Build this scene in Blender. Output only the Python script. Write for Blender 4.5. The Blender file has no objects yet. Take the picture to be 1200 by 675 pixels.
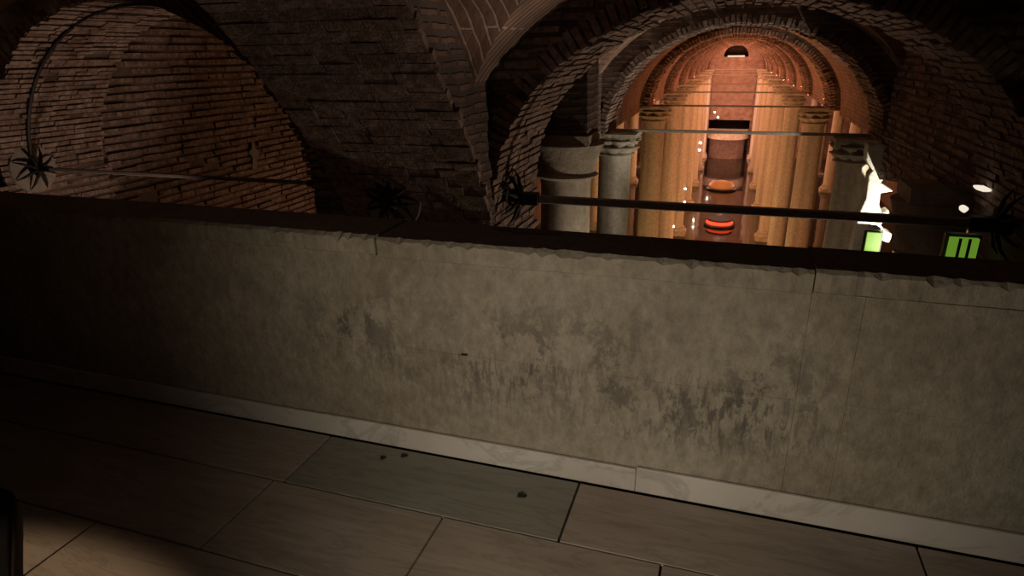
import bpy, math, random
from mathutils import Vector, Matrix
R = random.Random(7)
PI = math.pi
sc = bpy.context.scene
col = sc.collection

# ---------------------------------------------------------------- camera
FPX = 751.49
cam = bpy.data.cameras.new('camera'); cam_o = bpy.data.objects.new('camera', cam); col.objects.link(cam_o)
cam.sensor_fit = 'HORIZONTAL'; cam.sensor_width = 36; cam.lens = FPX / 1200 * 36
cam.clip_start = 0.02; cam.clip_end = 400
# rows: world axes expressed in the camera frame
M = Matrix(((0.9500128361868041, -0.09480336427780815, 0.29746921387248404),
            (0.31192286779022216, 0.32912013616648916, -0.8912822563695942),
            (-0.013406551750097001, 0.9395170344870606, 0.34223969126740855)))
cam_o.matrix_world = Matrix.Translation((0, 0, 1.5)) @ M.to_4x4()
sc.camera = cam_o

# ---------------------------------------------------------------- exposure, world, lights
sc.view_settings.view_transform = 'Standard'; sc.view_settings.look = 'None'
sc.view_settings.exposure = 0.0; sc.view_settings.gamma = 1.0; sc.view_settings.use_curve_mapping = False
w = bpy.data.worlds.new('world'); sc.world = w; w.use_nodes = True
w.node_tree.nodes['Background'].inputs[0].default_value = (0.55, 0.42, 0.38, 1)
w.node_tree.nodes['Background'].inputs[1].default_value = 0.0025

def lamp(name, kind, loc, energy, color, radius=0.1, aim=None, cone=60, blend=0.5, size=None, size_y=None):
    l = bpy.data.lights.new(name, kind); l.energy = energy; l.color = color
    if kind in ('POINT', 'SPOT'): l.shadow_soft_size = radius
    if kind == 'SPOT': l.spot_size = math.radians(cone); l.spot_blend = blend
    if kind == 'AREA':
        l.size = size
        if size_y: l.shape = 'RECTANGLE'; l.size_y = size_y
    o = bpy.data.objects.new(name, l); col.objects.link(o); o.location = loc
    if aim is not None:
        o.rotation_euler = (Vector(aim) - Vector(loc)).to_track_quat('-Z', 'Y').to_euler()
    return o

CX = 0.12                                   # centre of the nave
YK = [12.4 + 6.9 * k for k in range(8)]     # front faces of the nave arches
# low lamp on the platform behind the photographer, below coping height
lamp('platform_lamp', 'SPOT', (-0.40, 0.15, 0.72), 40, (1.0, 0.88, 0.69), 0.02, aim=(-0.35, 2.0, 0.48), cone=101, blend=1.0)
lamp('floor_pool_lamp', 'SPOT', (-1.85, -0.25, 2.6), 105, (1.0, 0.74, 0.46), 0.06, aim=(-1.85, -0.25, 0), cone=59, blend=0.10)
# faint glow on the vault web over the platform
lamp('web_light', 'SPOT', (1.6, 3.4, -0.3), 170, (1.0, 0.80, 0.64), 0.15, aim=(-1.70, 5.2, 2.15), cone=27, blend=0.9)
lamp('platform_bounce', 'AREA', (-1.0, 0.5, 2.2), 0.8, (1.0, 0.80, 0.66), aim=(-2.4, 6.2, 0.4), size=1.2)
# light washing the left arch and its side wall
lamp('left_arch_wash', 'SPOT', (-6.2, 6.1, -2.3), 150, (1.0, 0.76, 0.60), 0.2, aim=(-9.0, 6.9, 1.3), cone=66, blend=0.6)
lamp('left_wall_wash', 'SPOT', (-7.6, 13.6, -5.0), 75, (1.0, 0.80, 0.62), 0.2, aim=(-9.4, 11.0, -0.8), cone=72, blend=0.9)
# nave, near part: neutral and weak, low behind the right pier
lamp('near_nave_light', 'SPOT', (1.7, 7.4, -3.6), 270, (1.0, 0.80, 0.60), 0.3, aim=(-1.9, 7.3, 1.0), cone=85, blend=0.8)
lamp('column_light', 'SPOT', (1.5, 6.6, -4.6), 330, (1.0, 0.86, 0.66), 0.4, aim=(-2.1, 10.3, -1.0), cone=48, blend=0.7)
lamp('second_bay_light', 'SPOT', (1.2, 10.8, -5.8), 170, (1.0, 0.84, 0.62), 0.4, aim=(-2.0, 13.0, -0.2), cone=50, blend=0.8)
lamp('right_column_light', 'SPOT', (0.4, 10.6, -5.6), 95, (1.0, 0.78, 0.55), 0.3, aim=(2.2, 12.9, -1.4), cone=34, blend=0.8)
lamp('pier_light', 'POINT', (-3.1, 3.9, -0.9), 2.6, (1.0, 0.64, 0.46), 0.2)
# nave, orange uplights standing in the water behind each column, and small ones on the capitals
UP = {-1: [150, 430, 360, 230, 310, 200, 220, 240], 1: [130, 280, 400, 210, 330, 190, 220, 240]}
for k in range(0, 8):
    y = YK[k] + 0.675 + (1.0 if k < 7 else -2.6)
    for s in (-1, 1):
        c = (1.0, 0.54, 0.21) if s < 0 else (1.0, 0.41, 0.16)
        if k >= 5: c = (1.0, 0.44, 0.30)
        if k == 0: lamp('nave_uplight', 'SPOT', (CX + s * 2.3, y, -6.2), 420, c, 0.25, aim=(CX + s * 2.0, 20.0, -2.0), cone=75, blend=0.6)
        else: lamp('nave_uplight', 'POINT', (CX + s * 2.3, y, -6.2), UP[s][k] * 0.70, c, 0.25)
        if 1 <= k <= 6: lamp('capital_light', 'POINT', (CX + s * 2.50, YK[k] + 1.50, 0.30), (150, 340, 520, 650, 700, 700)[k - 1], (1.0, 0.40, 0.20), 0.05)

# ---------------------------------------------------------------- materials
def nm(name):
    m = bpy.data.materials.new(name); m.use_nodes = True
    nt = m.node_tree; b = nt.nodes['Principled BSDF']
    return m, nt, b
def N(nt, t, **kw):
    n = nt.nodes.new(t)
    for k, v in kw.items():
        if k.startswith('i_'): n.inputs[k[2:].replace('_', ' ')].default_value = v
        else: setattr(n, k, v)
    return n
def ramp(nt, fac, stops):
    r = nt.nodes.new('ShaderNodeValToRGB'); e = r.color_ramp.elements
    while len(e) < len(stops): e.new(0.5)
    for x, (p, c) in zip(e, stops):
        x.position = p; x.color = (*c, 1) if len(c) == 3 else c
    nt.links.new(fac, r.inputs[0]); return r.outputs[0]
def mixc(nt, fac, a, b, mode='MIX'):
    m = nt.nodes.new('ShaderNodeMix'); m.data_type = 'RGBA'; m.blend_type = mode
    for s, v in ((m.inputs[0], fac), (m.inputs[6], a), (m.inputs[7], b)):
        if hasattr(v, 'links'): nt.links.new(v, s)
        else: s.default_value = v if not isinstance(v, tuple) else (*v, 1)
    return m.outputs[2]
def noise(nt, scale, detail=4, rough=0.55, vec=None, stretch=None, dist=0.0):
    if vec is None: vec = nt.nodes.new('ShaderNodeTexCoord').outputs['Object']
    if stretch:
        mp = nt.nodes.new('ShaderNodeMapping'); mp.inputs['Scale'].default_value = stretch
        nt.links.new(vec, mp.inputs[0]); vec = mp.outputs[0]
    n = nt.nodes.new('ShaderNodeTexNoise'); n.inputs['Scale'].default_value = scale
    n.inputs['Detail'].default_value = detail; n.inputs['Roughness'].default_value = rough
    n.inputs['Distortion'].default_value = dist
    nt.links.new(vec, n.inputs['Vector']); return n.outputs['Fac']
def bump(nt, b, h, dist=0.01, strength=1.0):
    n = nt.nodes.new('ShaderNodeBump'); n.inputs['Distance'].default_value = dist; n.inputs['Strength'].default_value = strength
    nt.links.new(h, n.inputs['Height'])
    prev = b.inputs['Normal']
    if prev.links: nt.links.new(prev.links[0].from_socket, n.inputs['Normal'])
    nt.links.new(n.outputs[0], b.inputs['Normal'])

def brick_single(name, c1, c2, c3):
    """colour of loose laid bricks built as geometry"""
    m, nt, b = nm(name)
    f = noise(nt, 3.5, 5, 0.65); g = noise(nt, 14, 3)
    a = ramp(nt, f, [(0.3, c1), (0.5, c2), (0.72, c3)])
    dk = ramp(nt, g, [(0.3, (0.55,) * 3), (0.7, (1.15,) * 3)])
    nt.links.new(mixc(nt, 1.0, a, dk, 'MULTIPLY'), b.inputs['Base Color'])
    b.inputs['Roughness'].default_value = 0.92
    bump(nt, b, noise(nt, 40, 4), 0.012, 0.8)
    return m
def brick_tex(name, ax_u, ax_v, c1, c2, mortar, bw=0.34, rh=0.095, ms=0.03):
    """courses on a plane: ax_u along the course, ax_v across it (object axes)"""
    m, nt, b = nm(name)
    tc = nt.nodes.new('ShaderNodeTexCoord'); sp = nt.nodes.new('ShaderNodeSeparateXYZ'); nt.links.new(tc.outputs['Object'], sp.inputs[0])
    cb = nt.nodes.new('ShaderNodeCombineXYZ')
    nt.links.new(sp.outputs[ax_u], cb.inputs[0]); nt.links.new(sp.outputs[ax_v], cb.inputs[1])
    dn = nt.nodes.new('ShaderNodeTexNoise'); dn.inputs['Scale'].default_value = 2.2; nt.links.new(tc.outputs['Object'], dn.inputs['Vector'])
    va = nt.nodes.new('ShaderNodeVectorMath'); va.operation = 'MULTIPLY_ADD'; va.inputs[1].default_value = (0.08, 0.08, 0)
    nt.links.new(dn.outputs['Color'], va.inputs[0]); nt.links.new(cb.outputs[0], va.inputs[2])
    br = nt.nodes.new('ShaderNodeTexBrick'); nt.links.new(va.outputs[0], br.inputs['Vector'])
    for k, v in (('Color1', (*c1, 1)), ('Color2', (*c2, 1)), ('Mortar', (*mortar, 1)), ('Scale', 1.0), ('Mortar Size', ms), ('Mortar Smooth', 0.3), ('Brick Width', bw), ('Row Height', rh), ('Bias', 0.0)):
        br.inputs[k].default_value = v
    dk = ramp(nt, noise(nt, 2.6, 5, 0.6), [(0.3, (0.6,) * 3), (0.7, (1.15,) * 3)])
    nt.links.new(mixc(nt, 1.0, br.outputs['Color'], dk, 'MULTIPLY'), b.inputs['Base Color'])
    b.inputs['Roughness'].default_value = 0.95
    inv = nt.nodes.new('ShaderNodeMath'); inv.operation = 'SUBTRACT'; inv.inputs[0].default_value = 1.0; nt.links.new(br.outputs['Fac'], inv.inputs[1])
    bump(nt, b, inv.outputs[0], 0.03, 1.0); bump(nt, b, noise(nt, 22, 4), 0.012, 0.7)
    return m
def stone(name, c1, c2, sc1=1.5, rough=0.85, stretch=None, bd=0.006, bs=30):
    m, nt, b = nm(name)
    a = ramp(nt, noise(nt, sc1, 7, 0.62, stretch=stretch), [(0.3, c1), (0.7, c2)])
    dk = ramp(nt, noise(nt, sc1 * 9, 4, 0.6), [(0.3, (0.72,) * 3), (0.7, (1.1,) * 3)])
    nt.links.new(mixc(nt, 1.0, a, dk, 'MULTIPLY'), b.inputs['Base Color'])
    b.inputs['Roughness'].default_value = rough
    bump(nt, b, noise(nt, bs, 5), bd, 0.8)
    return m
def plain(name, c, rough=0.6, metal=0.0, bs=None):
    m, nt, b = nm(name)
    a = ramp(nt, noise(nt, 18, 3), [(0.3, tuple(x * 0.75 for x in c)), (0.7, c)])
    nt.links.new(a, b.inputs['Base Color'])
    b.inputs['Roughness'].default_value = rough; b.inputs['Metallic'].default_value = metal
    if bs: bump(nt, b, noise(nt, bs, 3), 0.004, 0.8)
    return m
def glow(name, c, s):
    m, nt, b = nm(name)
    b.inputs['Base Color'].default_value = (*[q * 0.12 for q in c], 1); b.inputs['Emission Color'].default_value = (*c, 1); b.inputs['Emission Strength'].default_value = s
    return m

MB_BRICK = brick_single('old_brick', (0.17, 0.105, 0.08), (0.28, 0.18, 0.14), (0.42, 0.31, 0.25))
MB_MORT = stone('lime_mortar', (0.10, 0.07, 0.055), (0.20, 0.14, 0.11), 4)
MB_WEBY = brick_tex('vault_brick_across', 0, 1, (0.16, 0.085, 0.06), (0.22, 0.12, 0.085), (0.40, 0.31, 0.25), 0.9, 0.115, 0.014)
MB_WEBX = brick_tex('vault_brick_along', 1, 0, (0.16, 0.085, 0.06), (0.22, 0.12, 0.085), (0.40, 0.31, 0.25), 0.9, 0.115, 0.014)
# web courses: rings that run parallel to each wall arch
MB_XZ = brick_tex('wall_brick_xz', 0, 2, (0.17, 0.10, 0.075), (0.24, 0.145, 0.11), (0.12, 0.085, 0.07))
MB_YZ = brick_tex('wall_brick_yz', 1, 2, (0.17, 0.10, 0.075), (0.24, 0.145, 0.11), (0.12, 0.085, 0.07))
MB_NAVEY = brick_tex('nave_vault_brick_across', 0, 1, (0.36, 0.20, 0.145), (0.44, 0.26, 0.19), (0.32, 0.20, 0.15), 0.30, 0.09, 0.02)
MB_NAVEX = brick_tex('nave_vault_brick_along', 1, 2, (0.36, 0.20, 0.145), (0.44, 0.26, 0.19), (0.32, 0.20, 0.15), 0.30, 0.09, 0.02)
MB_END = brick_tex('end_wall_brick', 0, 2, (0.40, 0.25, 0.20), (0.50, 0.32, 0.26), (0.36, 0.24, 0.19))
M_COLUMN = stone('column_marble', (0.42, 0.36, 0.27), (0.72, 0.64, 0.52), 1.6, 0.55, (2.6, 2.6, 0.12), 0.004, 12)
M_CAPITAL = stone('capital_limestone', (0.34, 0.29, 0.22), (0.58, 0.50, 0.40), 4, 0.85, None, 0.02, 14)
M_IRON = plain('wrought_iron', (0.035, 0.028, 0.024), 0.55, 0.6, 40)
M_RUSTROD = plain('tie_rod_iron', (0.40, 0.34, 0.29), 0.6, 0.0, 60)
M_PLASTER = stone('white_plaster', (0.62, 0.60, 0.50), (0.88, 0.85, 0.74), 3, 0.9, None, 0.02, 10)
M_PATCH = stone('plaster_disc', (0.24, 0.20, 0.16), (0.38, 0.32, 0.26), 5, 0.9)
M_WHITE = glow('lamp_white', (1.0, 0.93, 0.80), 14)
M_RED = glow('glow_red', (1.0, 0.055, 0.02), 2.0)
M_GREEN = glow('lamp_green', (0.30, 0.62, 0.05), 0.35)
M_BLACK = plain('black_metal', (0.012, 0.011, 0.011), 0.5)

def mat_parapet():
    m, nt, b = nm('parapet_limestone')
    tc = nt.nodes.new('ShaderNodeTexCoord').outputs['Object']
    base = ramp(nt, noise(nt, 1.7, 7, 0.6, tc), [(0.28, (0.30, 0.25, 0.185)), (0.5, (0.41, 0.35, 0.27)), (0.72, (0.50, 0.44, 0.35))])
    fine = ramp(nt, noise(nt, 20, 7, 0.75, tc, (1.3, 1, 0.9)), [(0.32, (0.68,) * 3), (0.64, (1.12,) * 3)])
    c = mixc(nt, 1.0, base, fine, 'MULTIPLY')
    # soot and hand-dirt blotches, gathered at knee height
    st = noise(nt, 8.0, 9, 0.78, tc, (1.1, 1, 0.7), 0.15)
    blot = ramp(nt, st, [(0.50, (0, 0, 0)), (0.565, (1, 1, 1))])
    sp = nt.nodes.new('ShaderNodeSeparateXYZ'); nt.links.new(tc, sp.inputs[0])
    band = ramp(nt, sp.outputs[2], [(0.16, (0, 0, 0)), (0.40, (1, 1, 1)), (0.55, (0.8,) * 3), (0.76, (0, 0, 0))])
    big = ramp(nt, noise(nt, 1.3, 2, 0.5, tc), [(0.40, (0.12,) * 3), (0.56, (1, 1, 1))])
    k = mixc(nt, 1.0, mixc(nt, 1.0, blot, band, 'MULTIPLY'), big, 'MULTIPLY')
    xm = nt.nodes.new('ShaderNodeMapRange'); xm.inputs[1].default_value = -2.0; xm.inputs[2].default_value = 3.0; nt.links.new(sp.outputs[0], xm.inputs[0])
    worn = ramp(nt, xm.outputs[0], [(0.10, (0.1,) * 3), (0.28, (1, 1, 1)), (0.63, (1, 1, 1)), (0.70, (0.12,) * 3)])
    k = mixc(nt, 1.0, k, worn, 'MULTIPLY')
    c = mixc(nt, k, c, (0.12, 0.105, 0.088))
    # short vertical scratches
    scr = noise(nt, 34, 5, 0.7, tc, (1.5, 1, 0.35), 0.5)
    lowz = ramp(nt, sp.outputs[2], [(0.16, (0, 0, 0)), (0.3, (1, 1, 1)), (0.42, (1, 1, 1)), (0.52, (0, 0, 0))])
    xr = ramp(nt, noise(nt, 0.9, 2, 0.5, tc), [(0.4, (0, 0, 0)), (0.55, (1, 1, 1))])
    sk = mixc(nt, 1.0, mixc(nt, 1.0, ramp(nt, scr, [(0.50, (0, 0, 0)), (0.58, (0.9,) * 3)]), lowz, 'MULTIPLY'), xr, 'MULTIPLY')
    sk = mixc(nt, 1.0, sk, worn, 'MULTIPLY')
    c = mixc(nt, sk, c, (0.14, 0.12, 0.10))
    pale = ramp(nt, noise(nt, 17, 6, 0.7, tc), [(0.66, (0, 0, 0)), (0.76, (0.55,) * 3)])
    c = mixc(nt, pale, c, (0.62, 0.55, 0.46))
    nt.links.new(c, b.inputs['Base Color']); b.inputs['Roughness'].default_value = 0.8
    bump(nt, b, noise(nt, 9, 6, 0.6, tc), 0.014, 0.8)
    bump(nt, b, noise(nt, 45, 5, 0.7, tc, (1.2, 1, 0.9)), 0.005, 0.9)
    bump(nt, b, scr, 0.002, 0.5)
    return m
M_PARAPET = mat_parapet()
def mat_marble(name, c1, c2, rough=0.35, stretch=(1.0, 3.5, 1)):
    m, nt, b = nm(name)
    tc = nt.nodes.new('ShaderNodeTexCoord').outputs['Object']
    a = ramp(nt, noise(nt, 1.6, 7, 0.6, tc, stretch, 0.8), [(0.3, c1), (0.68, c2)])
    v = ramp(nt, noise(nt, 2.4, 8, 0.65, tc, (0.6, 4.5, 1), 1.4), [(0.46, (1, 1, 1)), (0.5, (0.78,) * 3), (0.54, (1, 1, 1))])
    nt.links.new(mixc(nt, 1.0, a, v, 'MULTIPLY'), b.inputs['Base Color'])
    rr = ramp(nt, noise(nt, 7, 4, 0.6, tc), [(0.3, (rough * 0.8,) * 3), (0.7, (rough * 1.4,) * 3)])
    nt.links.new(rr, b.inputs['Roughness'])
    bump(nt, b, noise(nt, 5, 4, 0.6, tc), 0.004, 0.5)
    return m
M_TILE = mat_marble('floor_marble', (0.34, 0.27, 0.22), (0.46, 0.38, 0.32), 0.42)
M_TILE_G = mat_marble('floor_marble_greenish', (0.25, 0.235, 0.19), (0.33, 0.31, 0.26), 0.45)
M_SKIRT = mat_marble('skirting_marble', (0.60, 0.54, 0.48), (0.78, 0.72, 0.66), 0.4)
M_GROUT = stone('dark_grout', (0.03, 0.024, 0.02), (0.06, 0.05, 0.04), 8)
def mat_water():
    m, nt, b = nm('still_water')
    b.inputs['Base Color'].default_value = (0.012, 0.010, 0.008, 1); b.inputs['Roughness'].default_value = 0.06
    b.inputs['IOR'].default_value = 1.33; b.inputs['Specular IOR Level'].default_value = 0.9
    bump(nt, b, noise(nt, 1.2, 3, 0.5, None, (1, 0.5, 1)), 0.02, 0.35)
    return m
M_WATER = mat_water()

# ---------------------------------------------------------------- mesh helpers
class MB:
    def __init__(s): s.v = []; s.f = []
    def box(s, c, h, ax=None, jit=0.0):
        """c centre, h half sizes, ax three unit axes"""
        ax = ax or (Vector((1, 0, 0)), Vector((0, 1, 0)), Vector((0, 0, 1)))
        c = Vector(c); n = len(s.v)
        for dx, dy, dz in ((-1, -1, -1), (1, -1, -1), (1, 1, -1), (-1, 1, -1), (-1, -1, 1), (1, -1, 1), (1, 1, 1), (-1, 1, 1)):
            p = c + ax[0] * dx * h[0] + ax[1] * dy * h[1] + ax[2] * dz * h[2]
            if jit: p += Vector((R.uniform(-jit, jit), R.uniform(-jit, jit), R.uniform(-jit, jit)))
            s.v.append(p)
        for q in ((0, 3, 2, 1), (4, 5, 6, 7), (0, 1, 5, 4), (1, 2, 6, 5), (2, 3, 7, 6), (3, 0, 4, 7)):
            s.f.append([n + i for i in q])
        return s
    def rbox(s, x0, x1, y0, y1, z0, z1, jit=0.0):
        return s.box(((x0 + x1) / 2, (y0 + y1) / 2, (z0 + z1) / 2), (abs(x1 - x0) / 2, abs(y1 - y0) / 2, abs(z1 - z0) / 2), None, jit)
    def quad(s, *p):
        n = len(s.v); s.v += [Vector(q) for q in p]; s.f.append(list(range(n, n + len(p)))); return s
    def tube(s, p0, p1, r0, r1=None, n=12, caps=True):
        r1 = r0 if r1 is None else r1
        p0, p1 = Vector(p0), Vector(p1); d = (p1 - p0).normalized()
        a = d.cross(Vector((0, 0, 1)) if abs(d.z) < 0.9 else Vector((1, 0, 0))).normalized(); b = d.cross(a)
        k = len(s.v)
        for p, r in ((p0, r0), (p1, r1)):
            for i in range(n):
                t = 2 * PI * (i + 0.5) / n
                s.v.append(p + (a * math.cos(t) + b * math.sin(t)) * r)
        for i in range(n):
            j = (i + 1) % n; s.f.append([k + i, k + j, k + n + j, k + n + i])
        if caps: s.f.append([k + i for i in range(n)][::-1]); s.f.append([k + n + i for i in range(n)])
        return s
    def lathe(s, prof, n=32, c=(0, 0), rfun=None):
        k = len(s.v)
        for z, r in prof:
            for i in range(n):
                t = 2 * PI * i / n; q = r if rfun is None else rfun(r, t, z)
                s.v.append(Vector((c[0] + q * math.cos(t), c[1] + q * math.sin(t), z)))
        for j in range(len(prof) - 1):
            for i in range(n):
                i2 = (i + 1) % n; s.f.append([k + j * n + i, k + j * n + i2, k + (j + 1) * n + i2, k + (j + 1) * n + i])
        s.f.append([k + i for i in range(n)][::-1]); s.f.append([k + (len(prof) - 1) * n + i for i in range(n)])
        return s
    def prism(s, pts, d):
        """flat polygon pts extruded by vector d"""
        n = len(pts); k = len(s.v); d = Vector(d)
        s.v += [Vector(p) for p in pts] + [Vector(p) + d for p in pts]
        s.f.append(list(range(k, k + n))[::-1]); s.f.append(list(range(k + n, k + 2 * n)))
        for i in range(n):
            j = (i + 1) % n; s.f.append([k + i, k + j, k + n + j, k + n + i])
        return s
    def map(s, fn): s.v = [Vector(fn(p)) for p in s.v]; return s
    def build(s, name, mat, parent=None, bevel=0.0, smooth=False):
        org = Vector((0, 0, 0)); p = parent
        while p is not None: org += p.location; p = p.parent
        me = bpy.data.meshes.new(name); me.from_pydata([tuple(v - org) for v in s.v], [], s.f); me.update()
        import bmesh
        bm = bmesh.new(); bm.from_mesh(me); bmesh.ops.recalc_face_normals(bm, faces=bm.faces); bm.to_mesh(me); bm.free()
        me.materials.append(mat)
        if smooth:
            me.polygons.foreach_set('use_smooth', [True] * len(me.polygons))
            try: me.set_sharp_from_angle(angle=math.radians(40))
            except Exception: pass
        o = bpy.data.objects.new(name, me); col.objects.link(o)
        if parent: o.parent = parent
        if bevel:
            b = o.modifiers.new('bevel', 'BEVEL'); b.width = bevel; b.segments = 2; b.limit_method = 'ANGLE'
        return o
def thing(name, label, cat, loc=(0, 0, 0), group=None):
    o = bpy.data.objects.new(name, None); col.objects.link(o); o.location = loc
    o['label'] = label; o['category'] = cat
    if group: o['group'] = group
    o.empty_display_size = 0.2
    return o
def tag(o, label, cat, group=None):
    o['label'] = label; o['category'] = cat
    if group: o['group'] = group
    return o
def struct(o): o['kind'] = 'structure'; return o
def dup(root, delta, label=None, group=None):
    def cp(o, par):
        c = o.copy(); col.objects.link(c)
        if par is not None: c.parent = par
        for ch in list(o.children): cp(ch, c)
        return c
    r = cp(root, None); r.location = Vector(root.location) + Vector(delta)
    if label: r['label'] = label
    if group: r['group'] = group
    return r

# ---------------------------------------------------------------- masonry builders
def ring_bricks(c, a, b, t0, t1, n=80, depth_bricks=4, thick=0.34, rag=0.05, t_start=0.0, t_end=PI, swap=False):
    """voussoir bricks round an elliptical intrados; span axis x, depth axis y (or swapped)"""
    m = MB(); dt = (t_end - t_start) / n
    for i in range(n):
        t = t_start + (i + 0.5) * dt
        p = Vector((c + a * math.cos(t), 0, b * math.sin(t)))
        nrm = Vector((math.cos(t) / a, 0, math.sin(t) / b)).normalized(); tan = Vector((-nrm.z, 0, nrm.x))
        ds = math.hypot(a * math.sin(t), b * math.cos(t)) * dt
        e = [t0 + R.uniform(-rag, rag * 0.5)] + [t0 + (t1 - t0) * (j / depth_bricks + R.uniform(-0.05, 0.05)) for j in range(1, depth_bricks)] + [t1 + R.uniform(-rag * 0.5, rag)]
        rj = R.uniform(-0.012, 0.012)
        for j in range(depth_bricks):
            o = rj + R.uniform(-0.010, 0.012)
            if R.random() < 0.05: o += 0.04
            m.box(p + nrm * (thick / 2 + o) + Vector((0, (e[j] + e[j + 1]) / 2, 0)), (thick / 2, (e[j + 1] - e[j]) / 2 - 0.006, ds * 0.37),
                  (nrm, Vector((0, 1, 0)), tan), 0.004)
    if swap: m.map(lambda p: (p.y, p.x, p.z))
    return m
def arch_wall(c, a, b, t0, t1, x0, x1, ztop, zbot=0.0, swap=False, n=40):
    """solid wall with an elliptical arch opening"""
    m = MB()
    inn = [(c + a, zbot)] + [(c + a * math.cos(PI * i / n), b * math.sin(PI * i / n)) for i in range(n + 1)] + [(c - a, zbot)] if zbot < 0 else [(c + a * math.cos(PI * i / n), b * math.sin(PI * i / n)) for i in range(n + 1)]
    def outer(p):
        dx, dz = p[0] - c, p[1]
        if dz <= 1e-6: return (x1 if dx > 0 else x0, p[1])
        s = min((x1 - c) / dx if dx > 0 else 1e9, (x0 - c) / dx if dx < 0 else 1e9, ztop / dz)
        return (c + dx * s, dz * s)
    out = [outer(p) for p in inn]
    # keep the two upper corners square
    pairs = list(zip(inn, out)); res = []
    for i, (p, q) in enumerate(pairs):
        res.append((p, q))
        if i + 1 < len(pairs):
            q2 = pairs[i + 1][1]
            if abs(q[1] - ztop) > 1e-6 and abs(q2[1] - ztop) < 1e-6 and abs(q[0] - x1) < 1e-6: res.append((p, (x1, ztop)))
            if abs(q[1] - ztop) < 1e-6 and abs(q2[1] - ztop) > 1e-6: res.append((pairs[i + 1][0], (x0, ztop)))
    k = 0
    for (p, q) in res:
        for y in (t0, t1): m.v += [Vector((p[0], y, p[1])), Vector((q[0], y, q[1]))]
    for i in range(len(res) - 1):
        A = 4 * i; B = A + 4
        m.f += [[A, A + 1, B + 1, B], [A + 2, B + 2, B + 3, A + 3], [A, B, B + 2, A + 2], [A + 1, A + 3, B + 3, B + 1]]
    m.f += [[0, 2, 3, 1]]; L = 4 * (len(res) - 1); m.f += [[L, L + 1, L + 3, L + 2]]
    if swap: m.map(lambda p: (p.y, p.x, p.z))
    return m
def brick_field(u0, u1, v0, v1, place, mask=None, course=0.105, bh=0.062, bl=0.36, jit=0.012, out=0.02, slope=0.0):
    """running courses as separate bricks; place(u, v, w) -> world point, w outward"""
    m = MB(); v = v0; r = 0
    while v < v1:
        u = u0 - R.uniform(0, bl)
        while u < u1:
            L = bl * R.uniform(0.75, 1.15); uc = u + L / 2
            if uc > u0 and uc < u1 and (mask is None or mask(uc, v)) and R.random() > 0.015:
                w = out + R.uniform(-jit, jit); hh = bh * R.uniform(0.8, 1.1) / 2; dz = R.uniform(-0.006, 0.006)
                n = len(m.v)
                for (du, dv, dw) in ((-1, -1, -1), (1, -1, -1), (1, 1, -1), (-1, 1, -1), (-1, -1, 1), (1, -1, 1), (1, 1, 1), (-1, 1, 1)):
                    m.v.append(Vector(place(uc + du * (L / 2 - 0.008) + R.uniform(-.004, .004), v + dz + dv * hh + R.uniform(-.005, .005), (w if dw > 0 else -0.03) + R.uniform(-.004, .004))))
                for q in ((0, 3, 2, 1), (4, 5, 6, 7), (0, 1, 5, 4), (1, 2, 6, 5), (2, 3, 7, 6), (3, 0, 4, 7)): m.f.append([n + i for i in q])
            u += L
        v += course; r += 1
    return m
def groin(cx, cy, ax, ay, b, n=28):
    """two webs of a groin vault: (barrel running along y, barrel running along x)"""
    A = MB(); Bm = MB()
    def zy(x): return b * math.sqrt(max(0, 1 - ((x - cx) / ax) ** 2))
    def zx(y): return b * math.sqrt(max(0, 1 - ((y - cy) / ay) ** 2))
    # barrel along y lives where |dx|/ax < |dy|/ay
    for sgn in (-1, 1):
        for i in range(n):
            for j in range(n):
                # parametrise: t = |dy|/ay from i/n..(i+1)/n ; s in -t..t
                t0, t1 = i / n, (i + 1) / n
                def P(t, q):
                    s = -t + 2 * t * q; x = cx + ax * math.sin(s * PI / 2); y = cy + sgn * ay * math.sin(t * PI / 2); return (x, y, zy(x))
                def Q(t, q):
                    s = -t + 2 * t * q; y = cy + ay * math.sin(s * PI / 2); x = cx + sgn * ax * math.sin(t * PI / 2); return (x, y, zx(y))
                q0, q1 = j / n, (j + 1) / n
                A.quad(P(t0, q0), P(t0, q1), P(t1, q1), P(t1, q0))
                Bm.quad(Q(t0, q0), Q(t0, q1), Q(t1, q1), Q(t1, q0))
    return A, Bm

# ---------------------------------------------------------------- setting: the platform floor
fl = MB(); fl.rbox(-9, 4, -3.5, 2.0, -0.5, -0.012)
struct(fl.build('floor', M_GROUT))
floor_o = bpy.data.objects['floor']
g = 0.004
tiles, tiles_g = MB(), MB()
rows = [(1.645, 1.968, [-9, -7.2, -5.9, -4.6, -2.95, -1.468, -0.402, 0.70, 1.75, 2.9, 4]),
        (1.265, 1.645, [-9, -7.6, -6.2, -4.4, -3.0, -1.51, -0.812, -0.071, 1.1, 2.3, 4]),
        (0.90, 1.265, [-9, -6.9, -5.1, -3.6, -1.95, -1.05, -0.1, 1.2, 2.4, 4]),
        (0.50, 0.90, [-9, -6.4, -4.2, -3.1, -1.5, -0.3, 1.0, 2.2, 4]),
        (0.05, 0.50, [-9, -6.4, -4.2, -2.5, -1.1, 0.3, 1.6, 4]),
        (-3.5, 0.05, [-9, -6, -3, -1, 1, 4])]
for (y0, y1, xs) in rows:
    for x0, x1 in zip(xs, xs[1:]):
        d = R.uniform(-0.001, 0.001)
        t = tiles_g if (x0 == -1.468 and y0 == 1.645) else tiles
        t.rbox(x0 + g, x1 - g, y0 + g, y1 - g, -0.05, d)
tiles.build('paving_slabs', M_TILE, floor_o, 0.002)
o = tiles_g.build('paving_slab', M_TILE_G, floor_o, 0.002); o['label'] = 'greyer greenish marble slab with dark round marks'

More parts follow.
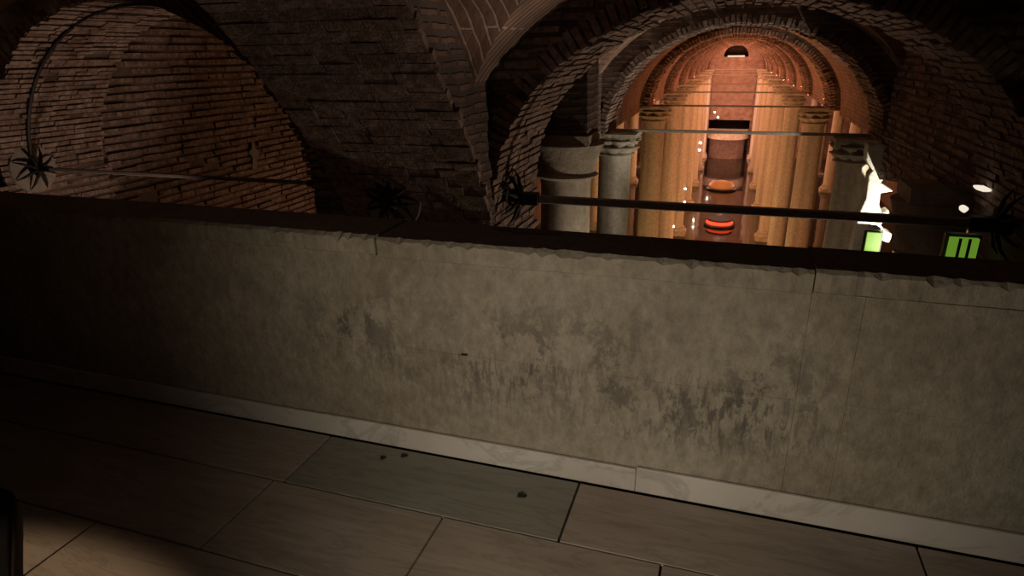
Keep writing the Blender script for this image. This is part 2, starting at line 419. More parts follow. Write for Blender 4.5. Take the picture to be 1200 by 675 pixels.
# dark round marks trodden into the floor
def blob(x, y, r, label, i):
    m = MB(); n = 14; k = len(m.v); ph = R.uniform(0, 6)
    prof = [(0.0, 1.0), (0.0025, 0.93), (0.004, 0.6), (0.0045, 0.01)]
    for z, q in prof:
        for a in range(n):
            t = 2 * PI * a / n; rr = r * q * (1 + 0.12 * math.sin(3 * t + ph) + 0.08 * math.sin(5 * t))
            m.v.append(Vector((x + rr * math.cos(t) * 1.1, y + rr * math.sin(t), z + 0.001)))
    for j in range(len(prof) - 1):
        for a in range(n):
            b = (a + 1) % n; m.f.append([j * n + a, j * n + b, (j + 1) * n + b, (j + 1) * n + a])
    m.f.append([3 * n + a for a in range(n)]); m.f.append(list(range(n))[::-1])
    tag(m.build('gum_spot', M_BLACK, None, 0, True), label, 'gum spot', 'dark spots trodden on the marble floor')
blob(-0.586, 1.832, 0.016, 'largest dark round gum spot on the greenish marble slab, nearest its right joint', 0)
blob(-1.182, 1.890, 0.011, 'small dark round gum spot on the greenish slab, second nearest the white skirting', 1)
blob(-1.108, 1.928, 0.013, 'dark oval gum spot close under the white skirting, right of the small one', 2)

# ---------------------------------------------------------------- parapet
par = thing('parapet', 'long worn limestone parapet wall with blocky coping and white marble skirting', 'parapet wall', (-1.0, 2.1, 0))
core = MB(); core.rbox(-9, 3.4, 2.02, 2.20, -0.5, 0.80)
core.build('core', M_PARAPET, par)
blocks = MB()
def pblock(x0, x1, z0, z1, y, jit=0.0):
    blocks.rbox(x0 + 0.0003, x1 - 0.0003, y, 2.1, z0 + 0.0003, z1 - 0.0003)
for x0, x1, z0, z1, y in ((-9, -4.6, 0.0, 0.815, 1.992), (-4.6, -1.95, 0.0, 0.813, 1.990), (-1.95, 0.285, 0.449, 0.812, 1.990), (-1.95, 0.285, 0.0, 0.449, 1.9905),
                          (0.285, 0.43, 0.0, 0.818, 1.9898), (0.43, 3.4, 0.458, 0.818, 1.989), (0.43, 0.98, 0.0, 0.458, 1.9905), (0.98, 3.4, 0.0, 0.458, 1.9925)):
    pblock(x0, x1, z0, z1, y)
bo = blocks.build('wall_block', M_PARAPET, par, 0.0012)
# coping stones, top edge chipped
cop = []
def coping(x0, x1, ya, z0, z1, yb):
    m = MB(); nseg = max(2, int((x1 - x0) / 0.022)); k0 = 0
    prof_n = 6
    for i in range(nseg + 1):
        x = x0 + (x1 - x0) * i / nseg
        x = min(max(x, x0 + 0.002), x1 - 0.002)
        chip = max(0, R.gauss(0.0, 0.006)) + (0.012 if R.random() < 0.06 else 0)
        fy = ya + (yb - ya) * i / nseg + R.gauss(0, 0.0012)
        for (y, z) in ((2.255, z0), (2.255, z1 - 0.01), (2.23, z1), (fy + 0.012 + chip, z1 - 0.001), (fy, z1 - 0.010 - chip), (fy + R.gauss(0, 0.001), z0 + 0.004), (fy + 0.006, z0)):
            m.v.append(Vector((x, y, z)))
    P = 7
    for i in range(nseg):
        for j in range(P):
            j2 = (j + 1) % P; m.f.append([i * P + j, i * P + j2, (i + 1) * P + j2, (i + 1) * P + j])
    m.f.append(list(range(P))); m.f.append([nseg * P + j for j in range(P)][::-1])
    return m.build('coping_stone', M_PARAPET, par)
coping(-9.0, -4.3, 1.985, 0.815, 0.888, 1.984)
coping(-4.3, -1.185, 1.982, 0.813, 0.888, 1.978)
coping(-1.170, 0.2848, 1.964, 0.812, 0.888, 1.983)
coping(0.2852, 1.3, 1.984, 0.818, 0.892, 1.990)
coping(1.3005, 3.4, 1.990, 0.819, 0.895, 1.990)
# skirting
for x0, x1, h in ((-9, -5.5, .095), (-5.5, -2.9, .095), (-2.9, -1.5, .093), (-1.5, -0.20, .096), (-0.199, 1.02, .104), (1.021, 3.4, .104)):
    s = MB(); s.rbox(x0, x1, 1.972, 1.9855, 0.002, h); s.build('skirting', M_SKIRT, par, 0.003)
nick = MB(); nick.box((-0.852, 1.987, 0.455), (0.012, 0.003, 0.0028), None, 0.002); o = nick.build('chip_mark', M_IRON, par); o['label'] = 'small dark reddish mark on the wall face'

m = MB(); pts = [(-0.66 + 0.13 * math.cos(2 * PI * i / 28) * (1 + 0.10 * math.sin(3 * i)), 2.19 + 0.035 * math.sin(2 * PI * i / 28), 0.8885) for i in range(28)]
o = m.prism(pts, (0, 0, 0.0012)).build('damp_stain', M_BLACK, par); o['label'] = 'dark oval stain on top of the coping'
# unseen lamp body behind the photographer; top plate added to block upward spill
hl = thing('added_lamp', 'unseen low lamp facing the parapet, with a plate added to block upward light', 'lamp', (-0.40, 0.0, 0))
MB().rbox(-0.75, -0.05, -0.12, 0.50, 0.765, 0.775).build('spill_plate', M_BLACK, hl)
MB().rbox(-0.44, -0.36, -0.10, -0.02, 0.0, 0.765).build('stand', M_BLACK, hl)
MB().rbox(-0.55, -0.25, -0.20, 0.08, 0.002, 0.02).build('foot', M_BLACK, hl)

# black slab added in place of the shadow at the left edge
case = thing('floor_shade', 'flat black slab in place of shadow on the floor at the lower left edge', 'case', (-2.35, 1.0, 0))
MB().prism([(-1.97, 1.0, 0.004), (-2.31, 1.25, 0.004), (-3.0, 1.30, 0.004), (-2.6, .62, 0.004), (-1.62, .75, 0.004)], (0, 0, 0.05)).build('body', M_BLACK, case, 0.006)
MB().prism([(-1.98, 1.0, 0.054), (-2.31, 1.24, 0.054), (-2.98, 1.28, 0.054), (-2.6, .63, 0.054), (-1.64, .76, 0.054)], (0, 0, 0.015)).build('upper_layer', M_BLACK, case, 0.005)

# ---------------------------------------------------------------- front arcade (two big arches and the pier between)
Y0, Y1 = 6.2, 7.8
A_L = (-6.95, 2.48, 2.15)       # left arch: centre, half span, rise
A_R = (CX, 2.38, 1.96)          # right arch
fw_ = arch_wall(A_R[0], A_R[1] + 0.03, A_R[2] + 0.03, Y0 + 0.02, Y1 - 0.02, -3.4, 3.6, 3.4)
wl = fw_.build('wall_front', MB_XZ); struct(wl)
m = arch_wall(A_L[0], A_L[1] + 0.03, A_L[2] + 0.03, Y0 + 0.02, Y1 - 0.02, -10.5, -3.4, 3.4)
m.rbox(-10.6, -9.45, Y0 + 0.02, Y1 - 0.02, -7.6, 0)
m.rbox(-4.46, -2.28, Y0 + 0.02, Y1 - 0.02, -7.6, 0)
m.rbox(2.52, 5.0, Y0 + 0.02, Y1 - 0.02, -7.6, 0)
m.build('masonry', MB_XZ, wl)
m = ring_bricks(A_R[0], A_R[1], A_R[2], Y0, Y1, 84, 6, 0.20, 0.07)
tag(m.build('brick_arch', MB_BRICK), 'wide nearest brick arch framing the orange nave, ragged courses on its underside', 'arch')
m = ring_bricks(A_L[0], A_L[1], A_L[2], Y0, Y1, 88, 6, 0.20, 0.05)
tag(m.build('brick_arch', MB_BRICK), 'large brick arch at the left with a dark seam up its underside', 'arch')
def out_of_arches(u, v):
    for (c, a, b) in (A_L, A_R):
        if v > 0 and ((u - c) / (a + 0.21)) ** 2 + (v / (b + 0.21)) ** 2 < 1: return False
        if v <= 0 and abs(u - c) < a + 0.12: return False
    return True
m = brick_field(-10.4, 3.6, -0.8, 3.3, lambda u, v, w_: (u, Y0 + 0.02 - w_, v), out_of_arches, out=0.012)
m.build('facing_bricks', MB_BRICK, wl)
# side faces of the piers under the springing
m = brick_field(Y0 + 0.05, Y1 - 0.05, -1.2, 0.0, lambda u, v, w_: (-2.28 + w_, u, v), None, out=0.01)
m2 = brick_field(Y0 + 0.05, Y1 - 0.05, -1.2, 0.0, lambda u, v, w_: (-9.45 + w_, u, v), None, out=0.01)
m.v += m2.v; m.f += [[i + len(m.v) - len(m2.v) for i in f] for f in m2.f]
m.build('reveal_bricks', MB_BRICK, wl)

# iron strap running up the underside of the left arch
def strap():
    m = MB(); n = 60; pr = []
    for i in range(n + 1):
        t = PI - (PI * 0.62) * i / n
        pr.append(Vector((A_L[0] + (A_L[1] - 0.02) * math.cos(t) , 6.62, (A_L[2] - 0.02) * math.sin(t))))
    for i in range(n): m.tube(pr[i], pr[i + 1], 0.026 if i < 34 else 0.018, None, 6, False)
    return m
tag(strap().build('cable', M_IRON), 'dark cable following the curve of the left brick arch', 'cable')

# depth arch from the pier towards the camera
prof = [(6.22, -0.8), (6.15, -.3), (6.02, 0), (5.76, .46), (5.40, .89), (5.08, 1.22), (4.80, 1.53), (4.45, 1.85), (4.0, 2.12), (3.2, 2.3), (2.4, 2.12), (1.6, 1.6), (0.9, 0.9), (0.5, 0)]
m = MB()
for (y0, z0), (y1, z1) in zip(prof, prof[1:]):
    for (xa, xb) in ((-3.95, -2.27),):
        m.prism([(xa, y0, z0), (xa, y1, z1), (xa, y1, 3.2), (xa, y0, 3.2)], (xb - xa, 0, 0))
da = m.build('rib_wall', MB_YZ)
da['label'] = 'dark brick rib arch springing from the central pier toward the viewer'; da['category'] = 'arch'
da.name = 'rib_arch'
bm_ = MB()
for (y0, z0), (y1, z1) in zip(prof[1:], prof[2:]):
    L = math.hypot(y1 - y0, z1 - z0); n = max(1, int(L / 0.1))
    tan = Vector((0, y1 - y0, z1 - z0)).normalized(); nr = Vector((0, tan.z, -tan.y))
    if nr.z > 0: nr = -nr
    for i in range(n):
        t = (i + 0.5) / n; x = -3.95 + R.uniform(-0.03, 0.0)
        while x < -2.27:
            l = 0.36 * R.uniform(0.8, 1.1); xe = min(x + l, -2.25 + R.uniform(0, 0.05))
            if xe - x > 0.04:
                bm_.box(Vector(((x + xe) / 2, y0 + (y1 - y0) * t, z0 + (z1 - z0) * t)) + nr * R.uniform(-0.02, -0.008), ((xe - x) / 2 - 0.005, L / n * 0.47, 0.03), (Vector((1, 0, 0)), tan, nr), 0.004)
            x += l
bm_.build('underside_bricks', MB_BRICK, da)
# vaults over the platform bay
a1, b1 = groin(CX, 3.42, 2.82, 2.80, 2.38)
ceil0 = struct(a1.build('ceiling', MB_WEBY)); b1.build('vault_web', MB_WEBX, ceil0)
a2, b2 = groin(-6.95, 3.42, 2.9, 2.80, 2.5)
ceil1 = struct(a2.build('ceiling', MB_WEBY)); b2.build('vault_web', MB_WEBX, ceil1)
# outer shell: rear wall and side walls of the platform room, roof slab
struct(MB().rbox(-13, 6, -4.0, -3.6, -0.5, 4.2).build('wall_back', MB_XZ))
struct(MB().rbox(-13, 12, -4.0, 66, 4.2, 4.6).build('ceiling', MB_MORT))
struct(MB().rbox(4.6, 5.0, -4.0, 6.2, -7.6, 4.2).build('wall_right', MB_YZ))
struct(MB().rbox(-11.0, -10.5, -4.0, 7.8, -7.6, 4.2).build('wall_left', MB_YZ))

# ---------------------------------------------------------------- left aisle wall in running courses
lw = struct(MB().rbox(-10.2, -9.62, Y1 - 0.05, 66, -7.6, 4.2).build('wall_left', MB_MORT))
m = brick_field(Y1 - 0.05, 16.5, -2.2, 2.9, lambda u, v, w_: (-9.62 + w_, u, v), None, course=0.13, bh=0.085, bl=0.45, out=0.028, jit=0.022)
m.build('facing_bricks', MB_BRICK, lw)
struct(MB().rbox(9.6, 10.2, 6.2, 66, -7.6, 4.2).build('wall_right', MB_YZ))
struct(MB().quad((-13, 2.2, -7.5), (12, 2.2, -7.5), (12, 66, -7.5), (-13, 66, -7.5)).build('floor_water', M_WATER))
# small pale bird-shaped chip on that wall
m = MB(); m.prism([(-9.60, 11.30, -0.72), (-9.60, 11.36, -0.50), (-9.60, 11.28, -0.36), (-9.60, 11.38, -0.30), (-9.60, 11.42, -0.12), (-9.60, 11.50, -0.32), (-9.60, 11.60, -0.42), (-9.60, 11.50, -0.52), (-9.60, 11.44, -0.74)], (0.03, 0, 0))
tag(m.build('plaster_flake', M_PATCH), 'small pale ragged plaster flake on the left brick wall near the rod end', 'plaster flake')

# ---------------------------------------------------------------- columns
def capital_mesh(kind, z0, z1, r, c):
    H = z1 - z0
    if kind == 'plain':
        prof = [(0, r * 1.02), (.03, r * 1.16), (.07, r * 1.20), (.11, r * 1.12), (.14, r * 1.08), (.4, r * 1.16), (.62, r * 1.30), (.78, r * 1.42)]
        prof = [(z0 + p * H, q) for p, q in prof]
        m = MB().lathe(prof, 36, c, lambda q, t, z: q * (1 + 0.012 * math.sin(7 * t + z * 9)))
    else:
        prof = [(0, 1.02), (.04, 1.14), (.08, 1.12), (.11, 1.02), (.22, 1.10), (.33, 1.30), (.38, 1.38), (.41, 1.16), (.52, 1.18), (.62, 1.38), (.68, 1.46), (.72, 1.22), (.80, 1.32)]
        prof = [(z0 + p * H, r * q) for p, q in prof]
        def rf(q, t, z):
            h = (z - z0) / H; amp = 0.09 if 0.11 < h < 0.75 else 0.01
            ph = 0 if h < 0.4 else PI / 8
            return q * (1 - amp + amp * 1.6 * abs(math.cos(4 * (t + ph))) + 0.02 * math.sin(11 * t + z * 17))
        m = MB().lathe(prof, 64, c, rf)
        for sx in (-1, 1):
            for sy in (-1, 1):   # corner volutes
                m.box((c[0] + sx * r * 1.15, c[1] + sy * r * 1.15, z0 + H * 0.74), (r * .16, r * .16, H * .09), None, 0.02)
    # abacus and impost, splayed
    w0, w1 = (r * 1.18, r * 1.32) if kind != 'plain' else (r * 1.02, r * 1.05)
    k = len(m.v)
    for zz, ww in ((z0 + H * .78, w0 * 1.0), (z0 + H * .84, w1), (z1, w1 * 1.02)):
        for sx, sy in ((-1, -1), (1, -1), (1, 1), (-1, 1)): m.v.append(Vector((c[0] + sx * ww + R.uniform(-.012, .012), c[1] + sy * ww + R.uniform(-.012, .012), zz)))
    for j in range(2):
        for i in range(4):
            i2 = (i + 1) % 4; m.f.append([k + 4 * j + i, k + 4 * j + i2, k + 4 * j + 4 + i2, k + 4 * j + 4 + i])
    m.f += [[k + 3, k + 2, k + 1, k], [k + 8, k + 9, k + 10, k + 11]]
    return m
def column(x, y, r, zc0, zc1, kind, label, group=None):
    t = thing('column', label, 'column', (x, y, -7.5), group)
    MB().lathe([(-7.05, r * 1.02), (-6.9, r), (-4, r * 0.99), (zc0 - 0.12, r * 0.93), (zc0, r * 0.97)], 40, (x, y)).build('shaft', M_COLUMN, t, 0, True)
    capital_mesh(kind, zc0, zc1, r, (x, y)).build('capital', M_CAPITAL, t, 0, True)
    b = MB().lathe([(-7.32, r * 1.35), (-7.25, r * 1.42), (-7.18, r * 1.35), (-7.13, r * 1.15), (-7.08, r * 1.2), (-7.04, r * 1.05)], 32, (x, y)); b.rbox(x - r * 1.45, x + r * 1.45, y - r * 1.45, y + r * 1.45, -7.55, -7.32)
    b.build('base', M_CAPITAL, t)
    return t
column(-2.03, 8.45, 0.36, -0.06, 0.52, 'plain', 'thick pale column nearest behind the left foot of the big arch', None)
column(2.42, 8.75, 0.33, -0.85, -0.02, 'plain', 'dark unlit column at the right behind the foot of the big arch', None)
ca = column(CX - 2.25, 13.075, 0.34, -0.42, 0.02, 'leafy', 'grey column with eroded leafy capital, left end of the second tie rod', 'leafy capital columns')
cb_ = column(CX + 2.10, 13.075, 0.31, -0.42, 0.02, 'leafy', 'grey column right of the nave beside the floodlit broken plaster', 'leafy capital columns')
SIDE = {-1: 'left', 1: 'right'}
ords = ['third', 'fourth', 'fifth', 'sixth', 'seventh', 'eighth', 'farthest']
for k in range(1, 8):
    for s in (-1, 1):
        src = ca if s < 0 else cb_
        near = {1: 'orange-lit column under the first glowing nave arch, %s row', 2: 'amber-lit column in the %s row, second beyond the grey capital column',
                3: 'amber-lit column in the %s row, third beyond the grey capital column', 4: 'small orange-lit column in the %s row, fourth beyond the grey capital column',
                5: 'small rosy-lit column in the %s row, fifth beyond the grey capital column', 6: 'tiny rosy-lit column in the %s row, last but one before the end wall',
                7: 'tiny pale-lit column standing against the end wall, %s row'}[k] % SIDE[s]
        dup(src, (0, 6.9 * k, 0), near, 'nave columns')
for k in range(0, 8):
    for x in (-6.5, 6.75):
        if k == 0 and x < 0: continue
        s = SIDE[1 if x > 0 else -1]
        dup(ca, (x - (CX - 2.25), 6.9 * k, 0), '%s outer aisle column glimpsed between the nave columns, %s from the front' % (s, ['nearest', 'second', 'third', 'fourth', 'fifth', 'sixth', 'seventh', 'last'][k]), 'outer aisle columns')

# ---------------------------------------------------------------- nave arches
RA, RB, RD = 2.36, 1.95, 1.35
ring0 = ring_bricks(CX, RA, RB, YK[0], YK[0] + RD, 84, 4, 0.13, 0.07)
wall0 = arch_wall(CX, RA + 0.03, RB + 0.03, YK[0] + 0.03, YK[0] + RD - 0.03, CX - 3.4, CX + 3.4, 2.75)
arch0 = thing('brick_arch', 'second brick arch from the front, grey ragged edge, above the second tie rod', 'arch', (CX, YK[0], 0), 'nave arches')
ring0.build('arch_ring', MB_BRICK, arch0); wall0.build('spandrel', MB_XZ, arch0)
for k in range(1, 8):
    lab = ['', 'third brick arch from the front, first one glowing orange', 'fourth brick arch from the front, lit orange, nested inside the third',
           'fifth brick arch from the front, lit orange, deep in the nave', 'sixth brick arch from the front, small and orange',
           'seventh brick arch from the front, small and orange', 'eighth brick arch from the front, last but one before the dark lunette', 'last brick arch right before the dark lunette'][k]
    dup(arch0, (0, 6.9 * k, 0), lab, 'nave arches')
# side walls of the first bay behind the front arcade
m = MB(); m.prism([(-2.32, 7.79, 0.55), (-2.32, 12.4, 0.0), (-2.32, 12.4, 2.75), (-2.32, 7.79, 2.75)], (-0.55, 0, 0))
wnl = struct(m.build('wall_nave_left', MB_YZ))
MB().prism([(-2.7, 8.1, .52), (-1.68, 8.1, .52), (-1.70, 8.1, 1.5), (-2.7, 8.1, 1.5)], (0, 0.7, 0)).build('buttress', MB_XZ, wnl)
m = MB(); m.prism([(2.50, 7.79, 0.08), (2.50, 12.4, -0.60), (2.50, 12.4, 2.75), (2.50, 7.79, 2.75)], (0.55, 0, 0))
wr = struct(m.build('wall_nave_right', MB_YZ))
m = brick_field(7.8, 12.4, -0.55, 2.3, lambda u, v, w_: (2.50 - w_, u, v), lambda u, v: v > 0.08 - (u - 7.79) * 0.148 + 0.06, out=0.01)
m.build('facing_bricks', MB_BRICK, wr)
# vaults of the nave and aisles
va, vb = groin(CX, 10.1, 2.82, 2.35, 2.32)
v0 = struct(va.build('ceiling', MB_NAVEY)); vb.build('vault_web', MB_NAVEX, v0)
def barrel(c, a, b, y0, y1, n=40, ny=6, th=0.25):
    m = MB()
    for aa, bb in ((a, b), (a + th, b + th)):
        for i in range(n):
            for j in range(ny):
                P = lambda i_, j_: (c + aa * math.cos(PI * i_ / n), y0 + (y1 - y0) * j_ / ny, bb * math.sin(PI * i_ / n))
                m.quad(P(i, j), P(i + 1, j), P(i + 1, j + 1), P(i, j + 1))
    for x in (c - a - th, c + a): m.rbox(x, x + th, y0, y1, -0.12, 0.02)
    return m
v1 = struct(barrel(CX, 2.62, 2.17, YK[0] + RD - 0.03, YK[1] + 0.03).build('ceiling', MB_NAVEX))
for k in range(1, 7): dup(v1, (0, 6.9 * k, 0))
struct(MB().rbox(-9.5, 9.6, 7.8, 66, 3.0, 3.2).build('ceiling', MB_MORT))

# ---------------------------------------------------------------- end wall
YE = 62.4
m = arch_wall(CX - 0.1, 1.02, 1.0, YE, YE + 0.8, -9.5, 9.6, 2.0)
m.map(lambda p: (p.x, p.y, p.z + 1.05))
m.rbox(-9.5, 9.6, YE, YE + 0.8, -4.3, 1.05)
m.rbox(-9.5, -1.75, YE, YE + 0.8, -7.6, -4.3); m.rbox(1.75, 9.6, YE, YE + 0.8, -7.6, -4.3)
struct(m.build('wall_end', MB_END))
struct(MB().rbox(-9.5, 9.6, YE + 5, YE + 5.3, -7.6, 4).build('wall_behind_end', MB_XZ))
m = MB(); m.prism([(CX - 0.1 - 1.0 + 0.3, YE - 0.25, 1.02), (CX - 0.1 + 0.7, YE - 0.25, 1.02), (CX - 0.1 + 0.7, YE - 0.25, 1.16), (CX - 0.8, YE - 0.25, 1.16)], (0, 0.2, 0))
tag(m.build('light_bar', glow('lamp_sill', (1.0, 0.7, 0.5), 0.8)), 'short bright light bar on the sill of the far dark lunette', 'lamp')
# landing stage at the far end with a rounded front
ls = thing('landing_stage', 'pale round-fronted stone stage at the far end of the nave below the dark doorway', 'stage', (-0.05, 60.6, -7.5))
pts = [(-0.05 + 1.75 * math.cos(PI + PI * i / 20), 61.8 + 2.1 * math.sin(PI + PI * i / 20), -5.0) for i in range(21)]
MB().prism(pts, (0, 0, -0.75)).build('rounded_step', M_CAPITAL, ls)
pts = [(-0.05 + 1.5 * math.cos(PI + PI * i / 20), 61.8 + 1.2 * math.sin(PI + PI * i / 20), -5.75) for i in range(21)]
MB().prism(pts, (0, 0, -1.85)).build('plinth', MB_MORT, ls)
lamp('stage_light', 'POINT', (0.0, 57.6, -2.2), 240, (1, 0.66, 0.5), 0.1)

# small lamps fixed to columns and the end wall
def small_lamp(x, y, z, label, r=0.055):
    t = thing('spot_lamp', label, 'lamp', (x, y, z), 'small white lamps in the nave')
    MB().tube((x, y - 0.02, z), (x, y - 0.12, z + 0.02), r * 1.2, r * 1.3, 12).build('housing', M_BLACK, t)
    MB().tube((x, y - 0.121, z + 0.02), (x, y - 0.13, z + 0.022), r, r, 12).build('lens', M_WHITE, t)
    MB().rbox(x - 0.02, x + 0.02, y - 0.03, y + 0.12, z - 0.06, z - 0.03).build('bracket', M_BLACK, t)
for (x, y, z, lb) in ((-1.81, 26.9, -5.35, 'lowest and nearest small white lamp on the left column row'), (-1.80, 33.75, -5.78, 'small white lamp second from the bottom on the left row'),
                      (-1.80, 33.7, -5.08, 'small white lamp third from the bottom on the left row'), (-1.80, 47.5, -4.99, 'small white lamp fourth from the bottom on the left row'),
                      (-1.78, 47.5, -4.50, 'small white lamp fifth from the bottom on the left row'), (-1.32, 61.9, -3.62, 'upper of the two white lamps over the far doorway'),
                      (-1.0, 61.9, -4.05, 'lower of the two white lamps over the far doorway')):
    small_lamp(x, y, z, lb, 0.05 if y < 40 else 0.08)
# glowing dishes added as the red and orange glows reflected on the water
rl = thing('glow_dish', 'round red glowing dish added as the reflected glow on the water just above the parapet edge', 'water_glow', (0.0, 36.2, -7.5))
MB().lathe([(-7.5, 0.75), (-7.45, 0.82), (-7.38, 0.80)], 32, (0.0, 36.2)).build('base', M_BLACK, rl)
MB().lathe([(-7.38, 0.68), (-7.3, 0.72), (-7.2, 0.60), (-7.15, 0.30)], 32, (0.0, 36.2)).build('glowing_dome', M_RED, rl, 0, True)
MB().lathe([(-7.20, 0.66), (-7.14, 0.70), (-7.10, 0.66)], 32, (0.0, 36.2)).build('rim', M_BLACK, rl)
ol = thing('glow_dish', 'dim orange glowing dish added as the reflected glow on the water beyond the red one', 'water_glow', (-0.1, 46.5, -7.5))
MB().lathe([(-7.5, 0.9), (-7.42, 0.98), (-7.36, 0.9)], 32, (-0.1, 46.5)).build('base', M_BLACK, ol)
MB().lathe([(-7.36, 0.8), (-7.2, 0.86), (-7.0, 0.7), (-6.9, 0.3)], 32, (-0.1, 46.5)).build('glowing_dome', glow('glow_orange', (1.0, 0.28, 0.07), 0.32), ol, 0, True)

# ---------------------------------------------------------------- tie rods with star anchors
def star_mesh(c, axis, rad, spokes=8, depth=0.10):
    """curved iron spikes round a hub; axis = outward unit vector"""
    ax = Vector(axis).normalized(); u = ax.cross(Vector((0, 0, 1))).normalized(); v = ax.cross(u)
    out = []
    for i in range(spokes):
        t = 2 * PI * (i + 0.5) / spokes + R.uniform(-.05, .05); d = u * math.cos(t) + v * math.sin(t)
        m = MB(); p = Vector(c) + ax * depth; pts = []
        for q, h, rr in ((0.0, depth, .026), (.35, depth * 1.05, .024), (.7, depth * 0.75, .017), (1.0, 0.12 * depth, .006)):
            pts.append((Vector(c) + ax * h + d * rad * q, rr))
        for (a, ra), (b, rb) in zip(pts, pts[1:]): m.tube(a, b, ra, rb, 8, True)
        out.append(m)
    return out
def tie_rod(y, z, x0, x1, th, label, stars=True, disc=True, tilt=0.0, group=None, mat=M_RUSTROD):
    t = thing('tie_rod', label, 'tie rod', ((x0 + x1) / 2, y, z), group)
    MB().box(((x0 + x1) / 2, y, z), ((x1 - x0) / 2, th / 2, th / 2)).build('rod', mat, t, th * 0.15)
    if stars:
        for x, s in ((x0, 1), (x1, -1)):
            MB().box((x + s * 0.20, y, z), (0.15, th * 0.8, th * 0.8)).build('sleeve', M_IRON, t, 0.01)
            if disc: MB().tube((x - s * 0.02, y, z), (x + s * 0.015, y, z), 0.34, 0.33, 32).build('plaster_disc', M_PATCH, t)
            sp = MB().lathe([(0, 0.09), (0.05, 0.10), (0.09, 0.07)], 16); sp.map(lambda p: (x + s * (0.02 + p.z), y + p.x, z + p.y))
            hub = sp.build('star_anchor', M_IRON, t)
            for m in star_mesh((x + s * 0.02, y, z), (s, 0, 0), 0.32): m.build('spike', M_IRON, hub)
    return t
tie_rod(6.62, 0.02, -2.24, CX + 2.36, 0.08, 'thick dark tie rod across the nearest right arch with a spiky star at its end', disc=False)
tie_rod(6.62, 0.06, -9.42, -4.47, 0.045, 'thin tie rod across the left arch ending in a star on a pale disc')
# star anchor on the face of the central pier
sa = thing('star_anchor', 'black spiky star anchor on the face of the central brick pier', 'wall anchor', (-3.31, 6.0, 0.06))
MB().tube((-3.31, 6.12, 0.06), (-3.31, 5.955, 0.06), 0.33, 0.32, 32).build('plaster_disc', M_PATCH, sa)
sp = MB().lathe([(0, 0.10), (0.10, 0.11), (0.16, 0.07)], 16); sp.map(lambda p: (-3.31 + p.x, 5.955 - p.z, 0.06 + p.y)); sp.build('hub', M_IRON, sa)
for m in star_mesh((-3.31, 5.955, 0.06), (0, -1, 0), 0.33, 9, 0.14): m.build('spike', M_IRON, sa)
# nave rods
for k in range(8):
    y = YK[k] + 0.65
    tie_rod(y, 0.03 if k else 0.06, CX - 2.28, CX + 2.28, 0.055 if k == 0 else 0.05, ['second tie rod, thin and dark, spanning the two leafy capitals', 'third tie rod from the front, below the first glowing arch',
            'fourth tie rod from the front', 'fifth tie rod from the front', 'sixth tie rod from the front', 'seventh tie rod from the front', 'eighth tie rod from the front, very thin', 'farthest tie rod, just below the dark lunette'][k] + ('' if k < 2 else ', crossing the orange nave'), stars=False, group='nave tie rods')

# ---------------------------------------------------------------- floodlit broken plaster right of the nave
bp = thing('broken_pier', 'brilliant white floodlit ragged masonry right of the nave beside the dark wall', 'masonry', (2.95, 12.9, -7.5))
pts = [(2.20, 0.02), (2.50, 0.0), (2.54, -0.56), (2.50, -0.62), (2.72, -0.76), (2.53, -0.80), (2.54, -1.00), (2.60, -1.14), (2.70, -1.08), (2.73, -1.20), (2.62, -1.34), (2.68, -1.44), (2.82, -1.50), (2.80, -1.66), (2.62, -1.60), (2.55, -1.9), (2.6, -2.6), (2.2, -2.6), (2.25, -1.2), (2.32, -0.9), (2.30, -0.5), (2.34, -0.42), (2.22, -0.25)]
MB().prism([(x + 0.03, 12.2, z) for x, z in pts], (0, 0.30, 0)).build('plaster_face', M_PLASTER, bp, 0.02)
MB().rbox(2.25, 2.85, 12.25, 12.6, -7.55, -2.4, 0.03).build('core', M_CAPITAL, bp)
fl_ = thing('floodlight', 'black floodlight fixture beside the dark right column, aimed at the white masonry', 'floodlight', (3.45, 11.3, -2.2))
MB().box((3.45, 11.3, -2.2), (0.14, 0.06, 0.10)).build('housing', M_BLACK, fl_, 0.01)
MB().box((3.43, 11.365, -2.18), (0.12, 0.004, 0.08)).build('lens', M_WHITE, fl_)
MB().rbox(3.42, 3.48, 11.25, 11.35, -7.5, -2.3).build('stand', M_BLACK, fl_)
lamp('flood_beam', 'SPOT', (3.3, 11.5, -1.9), 480, (1.0, 0.92, 0.76), 0.04, aim=(2.5, 12.2, -0.9), cone=85, blend=0.4)
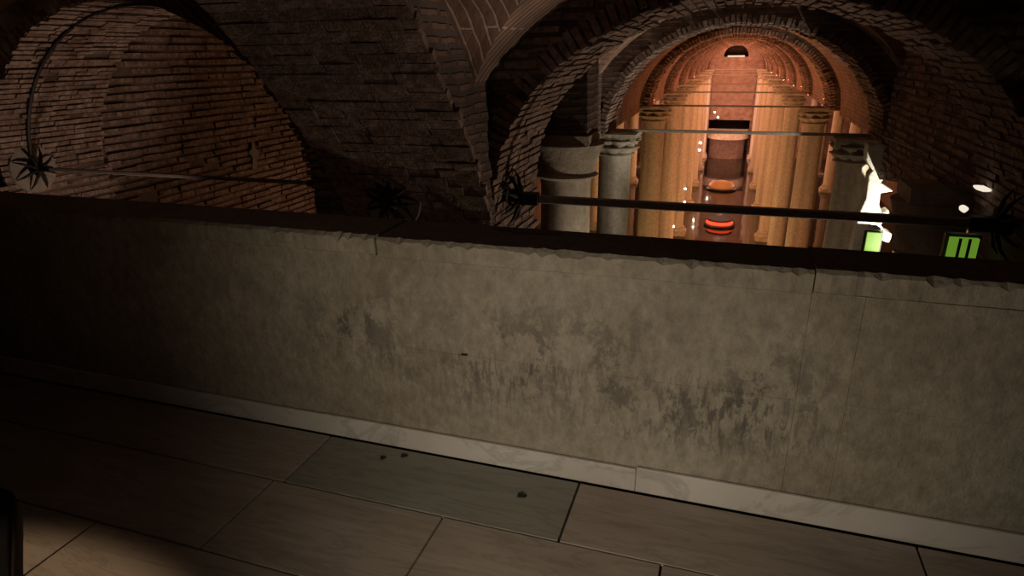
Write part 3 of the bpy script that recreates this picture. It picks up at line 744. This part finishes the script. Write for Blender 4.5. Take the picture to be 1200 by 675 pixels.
# small glowing shapes added near the arch foot at the right
def glow_bit(x, y, z, sx, sz, label, mat=M_PLASTER, rot=0.0):
    m = MB(); n = 9; pts = []
    for i in range(n):
        t = 2 * PI * i / n; r = R.uniform(0.75, 1.1)
        px, pz = sx * r * math.cos(t), sz * r * math.sin(t)
        pts.append((x + px * math.cos(rot) - pz * math.sin(rot), y, z + px * math.sin(rot) + pz * math.cos(rot)))
    m.prism(pts, (0, 0.08, 0)); tag(m.build('glow_patch', mat, None, 0.008), label, 'lamp', 'glowing patches at the right')
M_SOFT = glow('glow_soft', (1.0, 0.88, 0.70), 0.9)
glow_bit(2.42, 7.35, 0.20, 0.085, 0.026, 'small oblong white glowing patch under the right end of the dark wall', M_SOFT, -0.2)
glow_bit(2.31, 7.35, -0.01, 0.035, 0.04, 'small round white glowing patch above the green panels', M_SOFT)
glow_bit(2.43, 7.35, -0.10, 0.028, 0.025, 'tiny white glowing patch just over the thick tie rod at far right', M_SOFT)
def green_panel(x0, x1, z0, z1, y, nb, label):
    t = thing('green_panel', label, 'light panel', ((x0 + x1) / 2, y, z0), 'green lit panels')
    MB().rbox(x0, x1, y, y + 0.05, z0, z1).build('lit_face', M_GREEN, t)
    MB().rbox(x0 - .03, x1 + .03, y + 0.05, y + 0.12, z0 - .03, z1 + .03).build('housing', M_BLACK, t)
    for i in range(nb):
        x = x0 + (x1 - x0) * (i + 1) / (nb + 1)
        MB().box((x, y - 0.006, (z0 + z1) / 2), (0.012, 0.006, (z1 - z0) / 2)).build('bar', M_BLACK, t)
green_panel(2.44, 2.66, -2.1, -1.46, 12.05, 0, 'small green lit panel below the floodlit white masonry')
green_panel(2.14, 2.38, -0.55, -0.22, 7.0, 2, 'green lit panel with dark upright bars above the parapet at far right')
m = MB(); m.prism([(2.86, 8.1, 0.12), (2.3, 11.5, 0.2), (2.3, 11.5, 0.22), (2.86, 8.1, 0.14)], (0.02, 0, 0))
tag(m.build('conduit', M_RUSTROD), 'thin slanting conduit on the dark wall right of the nave', 'conduit')
